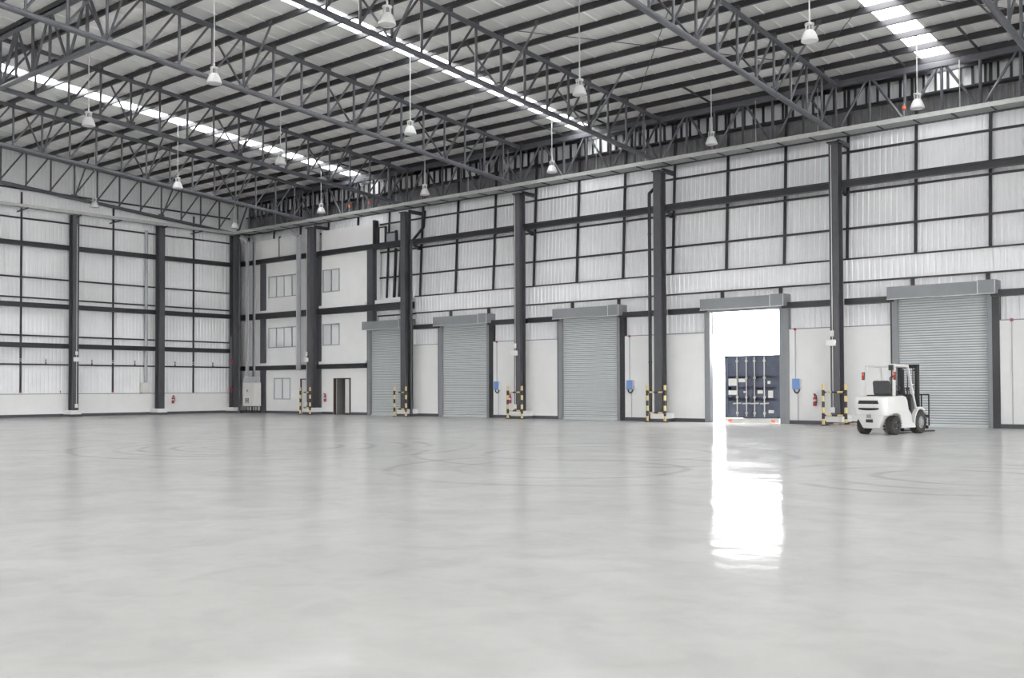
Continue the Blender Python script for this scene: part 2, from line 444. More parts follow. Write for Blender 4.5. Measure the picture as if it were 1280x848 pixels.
# ------------------------------------------------------------------ roller shutters
names5 = {1: 'narrow-looking grey roller shutter beside the office, part hidden by a column',
          2: 'closed grey roller shutter, second from the office', 3: 'closed grey roller shutter left of the open doorway',
          4: 'open doorway with raised shutter and a container outside', 5: 'closed grey roller shutter behind the forklift'}
def curtain(w, z0, z1, pitch=0.0795):
    n = round((z1-z0)/pitch); p = (z1-z0)/n; prof = []
    for i in range(n):
        z = z0+i*p
        prof += [(0.0, z), (-0.016, z+p*0.36)]
    prof.append((0, z1)); mb = MB()
    vs = [(0, y, z) for y, z in prof]+[(w, y, z) for y, z in prof]; m = len(prof)
    return mb.quadmesh(vs, [(i, i+1, m+i+1, m+i) for i in range(m-1)])
for n in range(1, 6):
    x = 0.05+6.8*n
    xl, xr = (x+DL, x+DR) if n > 1 else (10.60, 13.36)
    d = struct('door_%d' % n, names5[n], 'roller shutter')
    if n != 4:
        cm = curtain(xr-xl-0.1, 0.02, 4.15).mesh('shutter_curtain')
        cm.materials.append(M['shutter']); cm.materials.append(M['interlock'])
        for p_ in cm.polygons: p_.material_index = 1 - p_.index % 2      # faces alternate interlock lip, slat face
        obj('shutter_curtain', cm, None, d, (xl+0.05, 0.10, 0))
        obj('bottom_bar', MB().box(xl+0.04, xr-0.04, 0.05, 0.12, 0, 0.07), 'shutter', d)
    obj('guide_rail', MB().box(xl-0.05, xl+0.10, -0.05, 0.14, 0, 4.12).box(xl-0.075, xl-0.05, -0.05, 0.14, 0, 4.12), 'hood', d)
    obj('guide_rail', MB().box(xr-0.10, xr+0.03, -0.05, 0.14, 0, 4.12), 'hood', d)
    obj('frame_post', MB().box(xr+0.03, xr+0.24, -0.04, 0.18, 0, 4.2), 'steel' if n != 4 else 'hood', d)
    obj('frame_post', MB().box(xl-0.13, xl-0.075, -0.03, 0.18, 0, 4.2), 'steel' if n != 4 else 'hood', d)
    h = obj('shutter_hood', MB().box(xl-0.12, xr-0.28, -0.36, 0.16, 4.08, 4.47), 'hood', d)
    mo = obj('motor_box', MB().box(xr-0.28, xr+0.24, -0.42, 0.16, 4.08, 4.49), 'hood', d)
    e = MB()
    e.box(xl-0.12, xr-0.28, -0.375, -0.36, 4.06, 4.085)
    obj('edge_trim', e, 'edge', h)
    e = MB()
    for xx in (xr-0.28, xr+0.215): e.box(xx, xx+0.025, -0.432, -0.42, 4.06, 4.5)
    e.box(xr-0.28, xr+0.24, -0.432, -0.42, 4.06, 4.085)
    obj('edge_trim', e, 'edge', mo)
    if n == 4: obj('bottom_bar', MB().box(xl+0.04, xr-0.04, 0.02, 0.12, 4.0, 4.08), 'hood', d)

# ------------------------------------------------------------------ office front
wo = struct('wall_office', 'white three-storey office front with grey frame in the corner', 'wall')
def holed(x0, x1, z0, z1, holes, y0=0.0, y1=0.2):
    xs = sorted({x0, x1, *[h[0] for h in holes], *[h[1] for h in holes]})
    zs = sorted({z0, z1, *[h[2] for h in holes], *[h[3] for h in holes]})
    mb = MB()
    for xa, xb in zip(xs[:-1], xs[1:]):
        for za, zb in zip(zs[:-1], zs[1:]):
            if any(h[0] <= (xa+xb)/2 <= h[1] and h[2] <= (za+zb)/2 <= h[3] for h in holes): continue
            mb.box(xa, xb, y0, y1, za, zb)
    return mb
P1, P2, P3 = (2.0, 2.48), (6.65, 7.05), (10.50, 10.92)
def op(x0, x1, z0, z1, holes=()): obj('office_panel', holed(x0, x1, z0, z1, list(holes)), 'office', wo)
op(0.3, 2.0, 0, 2.27); op(0.3, 2.0, 2.5, 4.99); op(0.3, 2.0, 5.3, 7.95)
op(2.48, 6.65, 0, 2.27, [(3.15, 4.54, 0.73, 1.85), (5.36, 6.2, 0, 1.8)])
op(2.48, 6.65, 2.5, 4.99, [(2.68, 5.3, 3.44, 4.51)])
op(2.48, 6.65, 5.3, 7.95, [(2.68, 5.3, 6.09, 7.23)])
op(7.05, 10.50, 0, 2.27, [(7.98, 9.27, 0, 1.8)])
op(7.05, 10.50, 2.5, 4.99, [(7.14, 8.43, 3.44, 4.52)])
op(7.05, 10.50, 5.3, 7.95, [(7.14, 8.43, 6.11, 7.25)])
for x0, x1 in ((0.3, 3.55), (3.61, 6.65), (7.05, 10.92)): op(x0, x1, 8.19, 9.22)
obj('joint_post', MB().box(3.55, 3.61, -0.02, 0.1, 8.15, 9.3), 'steel', wo)
obj('side_panel', MB().box(10.80, 10.92, 0.2, 0.42, 2.5, 9.22), 'office', wo)
for z0, z1 in ((7.95, 8.19), (4.99, 5.3), (2.27, 2.5)):
    obj('floor_beam', MB().box(0.3, 10.5 if z0 < 3 else 13.5, -0.16, 0.2, z0, z1), 'steel', wo)
    obj('floor_beam_flange', MB().box(0.3, 10.5 if z0 < 3 else 13.5, -0.20, -0.16, z1-0.03, z1), 'steel', wo)
for p in (P1, P2, P3):
    for z0, z1 in (((0, 2.27), (2.5, 4.99), (5.3, 7.95)) if p is not P3 else ((4.5, 4.99), (5.3, 7.95))):
        obj('office_post', MB().box(p[0], p[1], -0.05, 0.2, z0, z1), 'column', wo)
obj('parapet_post', MB().box(10.92, 11.05, -0.06, 0.2, 8.19, 9.35), 'steel', wo)
for z in (2.5, 5.3):
    for x0, x1 in ((2.05, 6.5), (6.95, 10.45)):
        obj('sill', MB().box(x0, x1, -0.10, 0.0, z, z+0.14), 'office', wo)
# framed panels above the upper beam, right of the parapet
obj('frame_panel', MB().box(11.05, 11.35, 0.0, 0.06, 8.19, 8.95), 'steel', wo)
obj('frame_panel', MB().box(11.35, 11.72, 0.0, 0.06, 8.19, 8.93), 'office', wo)
obj('frame_bar', MB().box(11.70, 11.78, -0.02, 0.08, 8.19, 8.98).box(11.05, 11.78, -0.02, 0.08, 8.93, 8.98), 'steel', wo)
obj('frame_panel', MB().box(11.80, 12.45, 0.02, 0.06, 8.19, 8.62), 'duct', wo)
obj('frame_bar', MB().box(12.42, 12.52, -0.02, 0.08, 8.19, 8.72).box(11.78, 12.52, -0.02, 0.08, 8.62, 8.68), 'steel', wo)
obj('upright_bar', MB().bar((11.95, 0.36, 5.35), (12.05, 0.40, 7.95), 0.11, 0.10), 'steel', wo)
obj('upright_bar', MB().bar((12.3, 0.36, 5.35), (12.42, 0.40, 7.95), 0.11, 0.10), 'steel', wo)
obj('sill', MB().box(11.0, 13.45, 0.0, 0.3, 5.3, 5.5), 'office', wo)
# dark room behind the open door
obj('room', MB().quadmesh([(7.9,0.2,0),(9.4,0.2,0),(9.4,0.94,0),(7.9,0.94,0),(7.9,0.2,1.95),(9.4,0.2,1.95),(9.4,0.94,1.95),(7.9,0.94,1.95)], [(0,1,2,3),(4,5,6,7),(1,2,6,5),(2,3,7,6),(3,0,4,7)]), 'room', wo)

def window(n, x0, x1, z0, z1, panes, label, blind=False):
    w = struct('window_%d' % n, label, 'window')
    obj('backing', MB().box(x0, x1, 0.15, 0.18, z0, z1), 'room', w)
    t = 0.045
    fr = MB().box(x0, x1, -0.02, 0.08, z0, z0+t).box(x0, x1, -0.02, 0.08, z1-t, z1).box(x0, x0+t, -0.02, 0.08, z0, z1).box(x1-t, x1, -0.02, 0.08, z0, z1)
    obj('window_frame', fr, 'alloy', w)
    pw = (x1-x0)/panes
    for i in range(panes):
        a = x0+pw*i
        if i: obj('mullion', MB().box(a-0.02, a+0.02, -0.01, 0.07, z0, z1), 'alloy', w)
        obj('pane', MB().box(a+0.02, a+pw-0.02, 0.02+0.02*(i % 2), 0.03+0.02*(i % 2), z0+t, z1-t), 'glass', w)
window(1, 2.68, 5.3, 6.09, 7.23, 4, 'wide four-pane window on the top office storey, behind the trunking')
window(2, 2.68, 5.3, 3.44, 4.51, 4, 'wide four-pane window on the middle office storey, behind the trunking')
window(3, 7.14, 8.43, 6.11, 7.25, 2, 'two-pane window on the top office storey, right of the column')
window(4, 7.14, 8.43, 3.44, 4.52, 2, 'two-pane window on the middle office storey, right of the column')
window(5, 3.15, 4.54, 0.73, 1.85, 2, 'single ground-floor office window left of the white door')

d6 = struct('door_6', 'closed white office door in a brown frame behind a column', 'door')
obj('door_leaf', MB().box(5.42, 6.14, 0.04, 0.09, 0.0, 1.75), 'door_white', d6)
obj('door_frame', MB().box(5.36, 5.42, -0.02, 0.12, 0, 1.8).box(6.14, 6.2, -0.02, 0.12, 0, 1.8).box(5.36, 6.2, -0.02, 0.12, 1.75, 1.8), 'brown', d6)
d7 = struct('door_7', 'open office doorway with one white leaf folded back, dark inside', 'door')
obj('door_frame', MB().box(7.98, 8.03, -0.02, 0.12, 0, 1.8).box(9.17, 9.27, -0.02, 0.12, 0, 1.8).box(7.98, 9.27, -0.02, 0.12, 1.76, 1.8), 'brown', d7)
obj('door_leaf', MB().box(8.78, 9.14, 0.06, 0.10, 0.09, 1.74), 'door_white', d7)
obj('leaf_edge', MB().box(8.72, 8.78, 0.04, 0.12, 0.0, 1.76).box(8.78, 9.17, 0.06, 0.1, 0.0, 0.09), 'brown', d7)

# ------------------------------------------------------------------ wall_left
wl = struct('wall_left', 'left-hand wall of ribbed pale sheet over a low white plinth', 'wall')
LB = 4.5
LY = [-0.55-LB*k for k in range(19)]           # column lines along the left wall
lsh = rotate_left(corrugated(4.5, 1.06, 11.1, 0.06, 0.06)).mesh('wall_sheet')
lup = rotate_left(corrugated(4.5, 11.1, 18.6, 0.06, 0.06)).mesh('wall_sheet')
l_plinth = MB().box(-0.25, 0.0, -4.5, 0, 0, 1.08).mesh('plinth_panel')
l_beam = MB().box(0.18, 0.34, -4.36, -0.14, -0.11, 0.11).mesh('wall_beam')
l_girt = MB().box(-0.06, 0.03, -4.5, 0, -0.035, 0.035).mesh('girt')
l_stud = MB().box(-0.06, 0.02, -0.032, 0.032, 1.1, 10.4).mesh('stud')
l_cap = MB().box(-0.03, 0.02, -4.5, 0, 1.06, 1.09).mesh('capping')
obj('plinth_panel', MB().box(-0.25, 0, -0.55, 0.0, 0, 1.08), 'concrete', wl)
obj('wall_sheet', rotate_left(corrugated(1.3, 1.06, 12.0, 0.06, 0.06)), 'sheet', wl, (0, 0.75, 0))
for i, y in enumerate(LY):
    obj('wall_sheet', lsh, 'sheet', wl, (0, y, 0)); obj('wall_sheet', lup, 'sheet', wl, (0, y, 0))
    obj('plinth_panel', l_plinth, 'concrete', wl, (0, y, 0)); obj('capping', l_cap, 'hood', wl, (0, y, 0))
    if i < 4:
        for z in (8.0, 5.19, 3.33): obj('wall_beam', l_beam, 'steel', wl, (0, y, z))
        for z in (10.55, 9.2, 6.48, 5.54, 3.79, 2.45): obj('girt', l_girt, 'steel', wl, (0, y, z))
        obj('stud', l_stud, 'steel', wl, (0, y-2.25, 0))
        for dy in (-1.1, -3.35): obj('pipe_bracket', MB().box(0.0, 0.05, y+dy-0.02, y+dy+0.02, 2.45, 2.72), 'steel', wl)
bl = struct('baseboard_left', 'dark grey painted skirting along the foot of the left wall', 'skirting')
for i, y in enumerate([0.0]+LY): obj('skirting_board', MB().box(0, 0.025, y-(0.55 if i == 0 else 4.5), y, 0, 0.13), 'skirt', bl)
obj('outer_skin', MB().box(-0.55, -0.5, 1.04, Y_END, -1.05, 18.6), 'sheet', wl)

# ------------------------------------------------------------------ the two unseen end walls, left open below to admit fill light
wb = struct('wall_back', 'plain pale sheet wall behind the camera', 'wall', MB().box(-0.6, X_END, Y_END, Y_END-0.2, 4.2, 18.6), 'sheet')
wn = struct('wall_near', 'plain pale sheet wall at the near end of the hall', 'wall', MB().box(X_END, X_END+0.2, 1.04, Y_END-0.2, ZOPEN, 18.6), 'sheet')
# ------------------------------------------------------------------ roof
rf = struct('ceiling', 'silver ribbed roof lining on dark purlins with skylight strips', 'roof')
SW = 0.85
L0, L1 = 0.95, Y_END
def zr(y): return ZROOF-0.0757*y
seam = 0.03
sheet_mb = MB()
prof = [(0.0, 0), (0.02, -seam), (0.05, -seam), (0.07, 0), (0.27, 0), (0.285, 0.008), (0.54, 0.008), (0.555, 0), (SW, 0)]
ys = [L0-(L0-L1)*k/12 for k in range(13)]
vs_ = [(x, y, zr(y)+d) for y in ys for x, d in prof]
m_ = len(prof)
sheet_mb.quadmesh(vs_, [(r*m_+i, r*m_+i+1, (r+1)*m_+i+1, (r+1)*m_+i) for r in range(12) for i in range(m_-1)])
sheet_me = sheet_mb.mesh('roof_sheet')
sky_me = MB().quadmesh([(0, y, zr(y)) for y in ys]+[(SW, y, zr(y)) for y in ys], [(r, r+1, 14+r, 13+r) for r in range(12)]).mesh('skylight_sheet')
ncol = int(round((X_END-0.05)/SW))
for i in range(-1, ncol):
    x = 0.27+SW*i
    bay, j = divmod(i, 8)
    if j == 3 and bay % 2 == 1: obj('skylight_sheet', sky_me, 'skylight', rf, (x, 0, 0))
    else: obj('roof_sheet', sheet_me, 'roof', rf, (x, 0, 0))
pl = MB()
pl.box(-0.4, X_END, -0.012, 0.012, -0.2, 0.0).box(-0.4, X_END, -0.075, -0.012, -0.2, -0.185).box(-0.4, X_END, 0.012, 0.075, -0.015, 0.0)
pl_me = pl.mesh('purlin')
for k in range(73):
    y = node(k)
    obj('purlin', pl_me, 'steel', rf, (0, y, zr(y)-0.012))
obj('purlin', pl_me, 'steel', rf, (0, 0.55, zr(0.55)-0.012))
# sag rods and short bridging pieces under the roof
rods = []
for i, x in enumerate(COLS[4:6]):
    for k0 in (2,):
        ya, yb = node(k0), node(k0+6)
        rods.append(((x+0.5, ya, zr(ya)-0.16), (x+6.3, yb, zr(yb)-0.16)))
        rods.append(((x+6.3, ya, zr(ya)-0.16), (x+0.5, yb, zr(yb)-0.16)))
for p, q in rods: obj('brace_rod', MB().tube(p, q, 0.012, 5), 'steel', rf)
for i, x in enumerate(COLS[1:7]):
    for dx in (2.27, 4.53):
        for k in (0, 1):
            ya, yb = node(k), node(k+1)
            obj('bridging_piece', MB().bar((x+dx, ya, zr(ya)-0.15), (x+dx, yb, zr(yb)-0.15), 0.05, 0.06), 'steel', rf)
# far end of the roof edge above the right wall
obj('eave_closer', MB().box(-0.5, X_END, 0.84, 1.0, 11.45, 11.62), 'steel', rf)

# ------------------------------------------------------------------ trusses
KMAX = 23
ch_t = MB().tube((0, 0.0, ztop(0.0)), (0, node(KMAX)-0.3, ztop(node(KMAX)-0.3)), 0.075, 10).mesh('top_chord', True)
ch_b = MB().tube((0, -0.3, zbot(-0.3)), (0, node(KMAX)-0.3, zbot(node(KMAX)-0.3)), 0.085, 12).mesh('bottom_chord', True)
v_me = MB().tube((0, 0, zbot(0)), (0, 0, ztop(0)), 0.042, 8).mesh('web_post', True)
d_me = MB().tube((0, -0.10, zbot(-0.1)), (0, 1.04, ztop(1.04)), 0.036, 8).mesh('web_diagonal', True)
f_me = MB().tube((0, 0, zbot(0)), (1.42, 0, ztop(0)+0.14), 0.035, 8).box(1.34, 1.48, -0.03, 0.03, ztop(0)+0.1, ztop(0)+0.24).mesh('fly_brace', True)
f_me2 = MB().bar((0, 0, zbot(0)), (-1.42, 0, ztop(0)+0.14), 0.05, 0.05).mesh('fly_brace')
g_me = MB().box(-0.012, 0.012, -0.16, 0.16, zbot(0)-0.05, zbot(0)+0.17).box(-0.1, 0.1, -0.05, 0.05, zbot(0)-0.04, zbot(0)+0.04).mesh('gusset_plate')
c_me = MB().box(-0.09, 0.09, -0.05, 0.05, ztop(0)+0.03, ztop(0)+0.17).mesh('purlin_cleat')
tl = {0: 'dark tubular roof truss running flat along the left wall',
      1: 'tubular roof truss ending above the column beside the office doors',
      2: 'tubular roof truss ending above the column right of the narrow shutter',
      3: 'tubular roof truss ending above the column between second and third shutters',
      4: 'tubular roof truss ending above the column left of the open doorway',
      5: 'tubular roof truss ending above the column left of the forklift',
      6: 'tubular roof truss cut off by the top right corner of the photo'}
def make_truss(i, x):
    t = thing('roof_truss', tl[i], 'truss', (x, 0, 0), 0, 'roof trusses')
    obj('top_chord', ch_t, 'truss', t); obj('bottom_chord', ch_b, 'truss', t)
    for k in range(KMAX+1):
        y = node(k); dz = -0.0757*y
        obj('web_post', v_me, 'truss', t, (0, y, dz))
        obj('purlin_cleat', c_me, 'truss', t, (0, y, dz))
        if k: obj('web_diagonal', d_me, 'truss', t, (0, y, dz))
        if k and k % 4 == 0:
            obj('fly_brace', f_me, 'truss', t, (0, y, dz))
            if i: obj('fly_brace', f_me2, 'truss', t, (0, y, dz))
            obj('gusset_plate', g_me, 'truss', t, (0, y, dz))
    return t
for i, x in enumerate(COLS[:7]): make_truss(i, x)

# longitudinal trusses: along the eave of the right wall and one line further in
bayname = ['between the corner and the office column', 'above the office doorway and narrow shutter', 'above the second shutter',
           'above the third shutter', 'above the open doorway', 'above the forklift and last shutter', 'beyond the last column at the right']
def long_truss(x0, x1, y, z0, z1, label, name, group):
    t = thing(name, label, 'truss', (x0, y, 0), 0, group)
    w = x1-x0; p = w/6
    if name == 'eave_truss': obj('top_chord', MB().box(0, w, -0.09, 0.09, z1-0.08, z1+0.10), 'truss', t)
    else: obj('top_chord', MB().tube((0, 0, z1), (w, 0, z1), 0.075, 10).mesh('top_chord', True), 'truss', t)
    obj('bottom_chord', MB().tube((0.1, 0, z0), (w-0.1, 0, z0), 0.08, 12).mesh('bottom_chord', True), 'truss', t)
    for k in range(1, 6): obj('web_post', MB().tube((p*k, 0, z0), (p*k, 0, z1), 0.048, 8).mesh('web_post', True), 'truss', t)
    for k in range(6):
        a, b = (z0, z1) if k % 2 == 0 else (z1, z0)
        obj('web_diagonal', MB().tube((p*k+0.08, 0, a), (p*(k+1)-0.08, 0, b), 0.045, 8).mesh('web_diagonal', True), 'truss', t)
for i in range(7):
    long_truss(COLS[i], COLS[i+1], -0.41, 9.78, 11.28, 'eave truss along the right wall '+bayname[i], 'eave_truss', 'eave trusses')
yl = node(16)
for i, lab in ((1, 'tie truss crossing overhead, far section at the left edge of the photo'), (2, 'tie truss crossing overhead at the top left of the photo')):
    long_truss(COLS[i], COLS[i+1], yl, zbot(yl), ztop(yl), lab, 'tie_truss', 'tie trusses')

# ------------------------------------------------------------------ columns
def hsec(w, d, z0, z1, tf=0.035, tw=0.03, along='y'):
    mb = MB()
    mb.box(-w/2, w/2, -d/2, -d/2+tf, z0, z1).box(-w/2, w/2, d/2-tf, d/2, z0, z1).box(-tw/2, tw/2, -d/2+tf, d/2-tf, z0, z1)
    if along == 'x': mb.v = [(y, x, z) for x, y, z in mb.v]
    return mb
def conduit(col, x, y, z_top, box=True):
    obj('conduit', MB().tube((x, y, 0.5), (x, y, z_top), 0.010, 6), 'white', col)
    if box:
        obj('emergency_light', MB().box(x-0.19, x+0.12, y-0.09, y+0.02, 2.62, 2.82).mesh('emergency_light', bevel=0.01), 'white', col)
        obj('cable_gland', MB().box(x-0.05, x+0.05, y-0.06, y+0.01, 2.93, 3.12), 'white', col)
        obj('socket_box', MB().box(x-0.06, x+0.06, y-0.07, y+0.01, 0.42, 0.6), 'white', col)
clab = {1: 'dark steel column in front of the office between the two office doors',
        2: 'dark steel column between the narrow shutter and the second shutter',
        3: 'dark steel column between the second and third shutters',
        4: 'dark steel column with a downpipe on its left, left of the open doorway',
        5: 'dark steel column left of the forklift with an emergency light',
        6: 'dark steel column beyond the last shutter at the right edge'}
for i in range(1, 7):
    x = COLS[i]
    col = thing('steel_column', clab[i], 'column', (x, -0.5, 0), 0, 'columns along the right wall')
    obj('shaft', hsec(0.30, 0.40, 0.33, 9.32), 'column', col)
    obj('pedestal', MB().box(-0.27, 0.27, -0.30, 0.5, 0.11, 0.33), 'concrete', col)
    obj('pedestal_base', MB().box(-0.285, 0.285, -0.315, 0.5, 0, 0.12), 'skirt', col)
    obj('cap_plate', MB().box(-0.2, 0.2, -0.24, 0.24, 9.32, 9.36), 'steel', col)
    obj('wall_strut', MB().bar((0.02, 0.2, 9.42), (0.02, 0.98, 9.42), 0.1, 0.16), 'steel', col)
    obj('wall_bracket', MB().bar((0.02, 0.2, 8.0), (0.02, 0.86, 7.8), 0.07, 0.1).box(-0.06, 0.1, 0.78, 0.92, 7.72, 7.88), 'steel', col)
    if i in (1, 3, 5): conduit(col, -0.06, -0.235, 9.25)
for i, y in enumerate(LY[:4]):
    lab = ['dark steel column in the corner where the two walls meet', 'dark steel column on the left wall beside the grey switch box',
           'dark steel column on the left wall with a white conduit', 'dark steel column at the left edge of the left wall'][i]
    col = thing('steel_column', lab, 'column', (0.5, y-(0.0 if i else 0.05), 0), 0, 'columns along the left wall')
    obj('shaft', hsec(0.30 if i else 0.42, 0.40, 0.30, 9.6, along='x'), 'column', col)
    obj('pedestal', MB().box(-0.5, 0.28, -0.25, 0.25, 0.10, 0.30), 'concrete', col)
    obj('pedestal_base', MB().box(-0.5, 0.295, -0.265, 0.265, 0, 0.11), 'skirt', col)
    if i == 2:
        obj('conduit', MB().tube((0.225, 0.03, 0.5), (0.225, 0.03, 9.1), 0.012, 6), 'white', col)
        obj('emergency_light', MB().box(0.2, 0.3, -0.12, 0.18, 2.60, 2.80).mesh('emergency_light', bevel=0.01), 'white', col)
        obj('cable_gland', MB().box(0.2, 0.26, -0.02, 0.08, 2.92, 3.08), 'white', col)
        obj('socket_box', MB().box(0.2, 0.27, -0.03, 0.09, 0.42, 0.6), 'white', col)

# downpipes
def downpipe(x, y, pts, label):
    t = thing('downpipe', label, 'pipe', (x, y, 0))
    obj('pipe', MB().path(pts, 0.062, 12).mesh('pipe', True), 'steel', t)
    obj('shoe', MB().tube((pts[0][0], pts[0][1], 0), (pts[0][0], pts[0][1], 0.16), 0.072, 12).mesh('shoe', True), 'steel', t)
    for z in (2.2, 4.6, 7.0): obj('clip', MB().tube((pts[0][0], pts[0][1], z), (pts[0][0], pts[0][1], z+0.05), 0.072, 12).mesh('clip', True), 'steel', t)
downpipe(COLS[4]-0.38, -0.6, [(0, 0, 0), (0, 0, 8.55), (0.2, 0.42, 9.0), (0.2, 0.42, 9.44)], 'dark round downpipe standing left of the column beside the open doorway')
downpipe(COLS[2]+0.30, -0.45, [(0, 0, 0), (0, 0, 7.95), (0.1, 0.72, 8.75), (0.1, 0.8, 9.5)], 'dark round downpipe right of the column beside the narrow shutter')
downpipe(0.95, -0.62, [(0, 0, 0), (0, 0, 9.2)], 'dark round downpipe in front of the corner column')

# ------------------------------------------------------------------ cable trays
tr = thing('cable_tray', 'long pale cable tray running high along the right wall', 'cable tray', (1.2, -0.84, 9.52), 0, 'cable trays')
TL = 46.0
obj('side_rail', MB().box(0, TL, -0.32, -0.295, 0, 0.14), 'tray', tr)
obj('side_rail', MB().box(0, TL, 0.295, 0.32, -0.02, 0.12), 'steel', tr)
obj('tray_floor', MB().box(0, TL, -0.295, 0.295, 0.0, 0.012), 'tray_mesh', tr)
rung = MB().box(-0.02, 0.02, -0.32, 0.32, -0.03, 0.0).mesh('rung')
clipm = MB().box(-0.03, 0.03, -0.327, -0.32, 0.0, 0.016).mesh('rail_clip')
for k in range(int(TL/1.13)):
    obj('rung', rung, 'steel', tr, (0.6+1.13*k, 0, 0))
hang = MB().tube((0, 0.3, 0.1), (0, 0.3, 1.75), 0.014, 6).mesh('hanger_rod')
for k in range(int(TL/2.27)):
    if k % 3 != 0: obj('hanger_rod', hang, 'tray', tr, (0.5+2.27*k, 0, 0))
tr2 = thing('cable_tray', 'slim pale cable tray running high along the left wall', 'cable tray', (1.0, -0.9, 9.52), 0, 'cable trays')
obj('side_rail', MB().box(0.13, 0.155, 0, -24, 0, 0.13), 'tray', tr2)
obj('side_rail', MB().box(-0.155, -0.13, 0, -24, 0, 0.1), 'tray', tr2)
obj('tray_floor', MB().box(-0.13, 0.13, 0, -24, 0.0, 0.012), 'tray_mesh', tr2)
for y in LY[1:5]:
    obj('bracket', MB().bar((-0.45, y+0.9, -0.12), (0.2, y+0.9, -0.03), 0.04, 0.05), 'steel', tr2)
    obj('bracket', MB().bar((-0.9, y+0.9+2.0, -0.08), (0.2, y+0.9+2.0, -0.03), 0.04, 0.05), 'steel', tr2)

# trunking down the office front and the switch cabinet
def trunk(x, y, w, d, z0, z1, label, bend):
    t = thing('cable_trunking', label, 'trunking', (x, y, z0), 0, 'vertical cable trunking')
    obj('body', MB().box(-w/2, w/2, -d/2, d/2, 0, z1-z0), 'duct', t)
    obj('cover_strip', MB().box(-w/2+0.03, -w/2+0.06, -d/2-0.01, -d/2, 0, z1-z0), 'edge', t)
    obj('elbow', MB().bar((0, 0, z1-z0), (bend[0], bend[1], bend[2]), w*0.9, d*1.4), 'duct', t)
    return t
trunk(1.38, -0.42, 0.19, 0.08, 1.95, 9.2, 'wide grey vertical trunking above the switch cabinet near the corner', (-0.35, -0.2, 7.45))
trunk(5.74, -0.42, 0.30, 0.08, 2.22, 9.05, 'wide grey vertical trunking left of the office column', (-0.5, -0.2, 7.15))
t = thing('conduit_pipe', 'slim grey conduit pipe running up beside the corner trunking', 'pipe', (2.02, -0.42, 1.94))
obj('pipe', MB().path([(0, 0, 0), (0, 0, 7.25), (-0.15, -0.08, 7.45), (-0.6, -0.15, 7.5)], 0.05, 10).mesh('pipe', True), 'steel_light', t)
obj('pipe', MB().path([(-0.12, 0, 0), (-0.12, 0, 7.2)], 0.035, 10).mesh('pipe', True), 'dark', t)

cb = thing('switch_cabinet', 'cream electrical switch cabinet on a metal stand near the corner', 'cabinet', (1.85, -0.45, 0))
obj('body', MB().box(-0.52, 0.52, -0.2, 0.2, 0.37, 1.62).mesh('body', bevel=0.015), 'cream', cb)
dr = obj('cabinet_door', MB().box(-0.48, 0.5, -0.22, -0.2, 0.42, 1.57), 'cream', cb)
for x in (-0.2, -0.02): obj('handle', MB().box(x-0.018, x+0.018, -0.25, -0.22, 0.52, 0.80), 'dark', dr)
obj('handle', MB().box(-0.19, -0.03, -0.25, -0.22, 0.645, 0.68), 'dark', dr)
obj('lock', MB().box(-0.13, -0.08, -0.24, -0.22, 1.12, 1.26), 'dark', dr)
obj('top_box', MB().box(-0.62, 0.5, -0.12, 0.16, 1.62, 1.92), 'duct', cb)
for x in (-0.5, -0.2, 0.2, 0.5):
    for y in (-0.18, 0.18): obj('leg', MB().box(x-0.018, x+0.018, y-0.018, y+0.018, 0, 0.37), 'dark', cb)
obj('stand_frame', MB().box(-0.52, 0.52, -0.2, 0.2, 0.34, 0.372), 'dark', cb)
sb = thing('switch_box', 'grey switch box on the left wall with a pipe rising from it', 'box', (0.12, -5.62, 1.12))
obj('body', MB().box(-0.1, 0.1, -0.24, 0.24, 0, 0.5).mesh('body', bevel=0.01), 'cream', sb)
obj('pipe', MB().tube((0, 0.02, 0.5), (0, 0.02, 8.2), 0.075, 10).mesh('pipe', True), 'duct', sb)
obj('base_trim', MB().box(-0.1, 0.11, -0.24, 0.24, -0.05, 0), 'duct', sb)
hp = thing('wall_pipe', 'thin pale pipe running along the left wall at head height', 'pipe', (0.09, 0, 2.6))
obj('pipe', MB().tube((0, -1.0, 0), (0, -16, 0), 0.018, 6), 'sheet', hp)
obj('pipe', MB().tube((0, -1.0, 0.09), (0, -16, 0.09), 0.012, 6), 'sheet', hp)

for i, (y, lab) in enumerate(((-11.82, 'small red and white hose tap on the plinth, left of the conduit column'), (-9.98, 'small red and white hose tap beside the conduit column'), (-7.32, 'small red and white hose tap between the two left wall columns'))):
    t = thing('hose_tap', lab, 'tap', (0.08, y, 1.09), 0, 'hose taps on the left wall')
    obj('valve', MB().tube((0, 0, 0), (0, 0, 0.13), 0.022, 8), 'red', t)
    obj('bracket', MB().box(-0.08, 0.02, -0.22, 0.16, 0, 0.04), 'sheet', t)
t = thing('alarm_line', 'vertical conduit with two red alarm boxes on the corner column', 'alarm', (0.6, -0.90, 1.1))
obj('pipe', MB().tube((0, 0, 0), (0, 0, 3.0), 0.02, 6), 'steel_light', t)
for z in (0.1, 1.6): obj('alarm_box', MB().box(-0.06, 0.06, -0.09, 0.06, z, z+0.14), 'red', t)

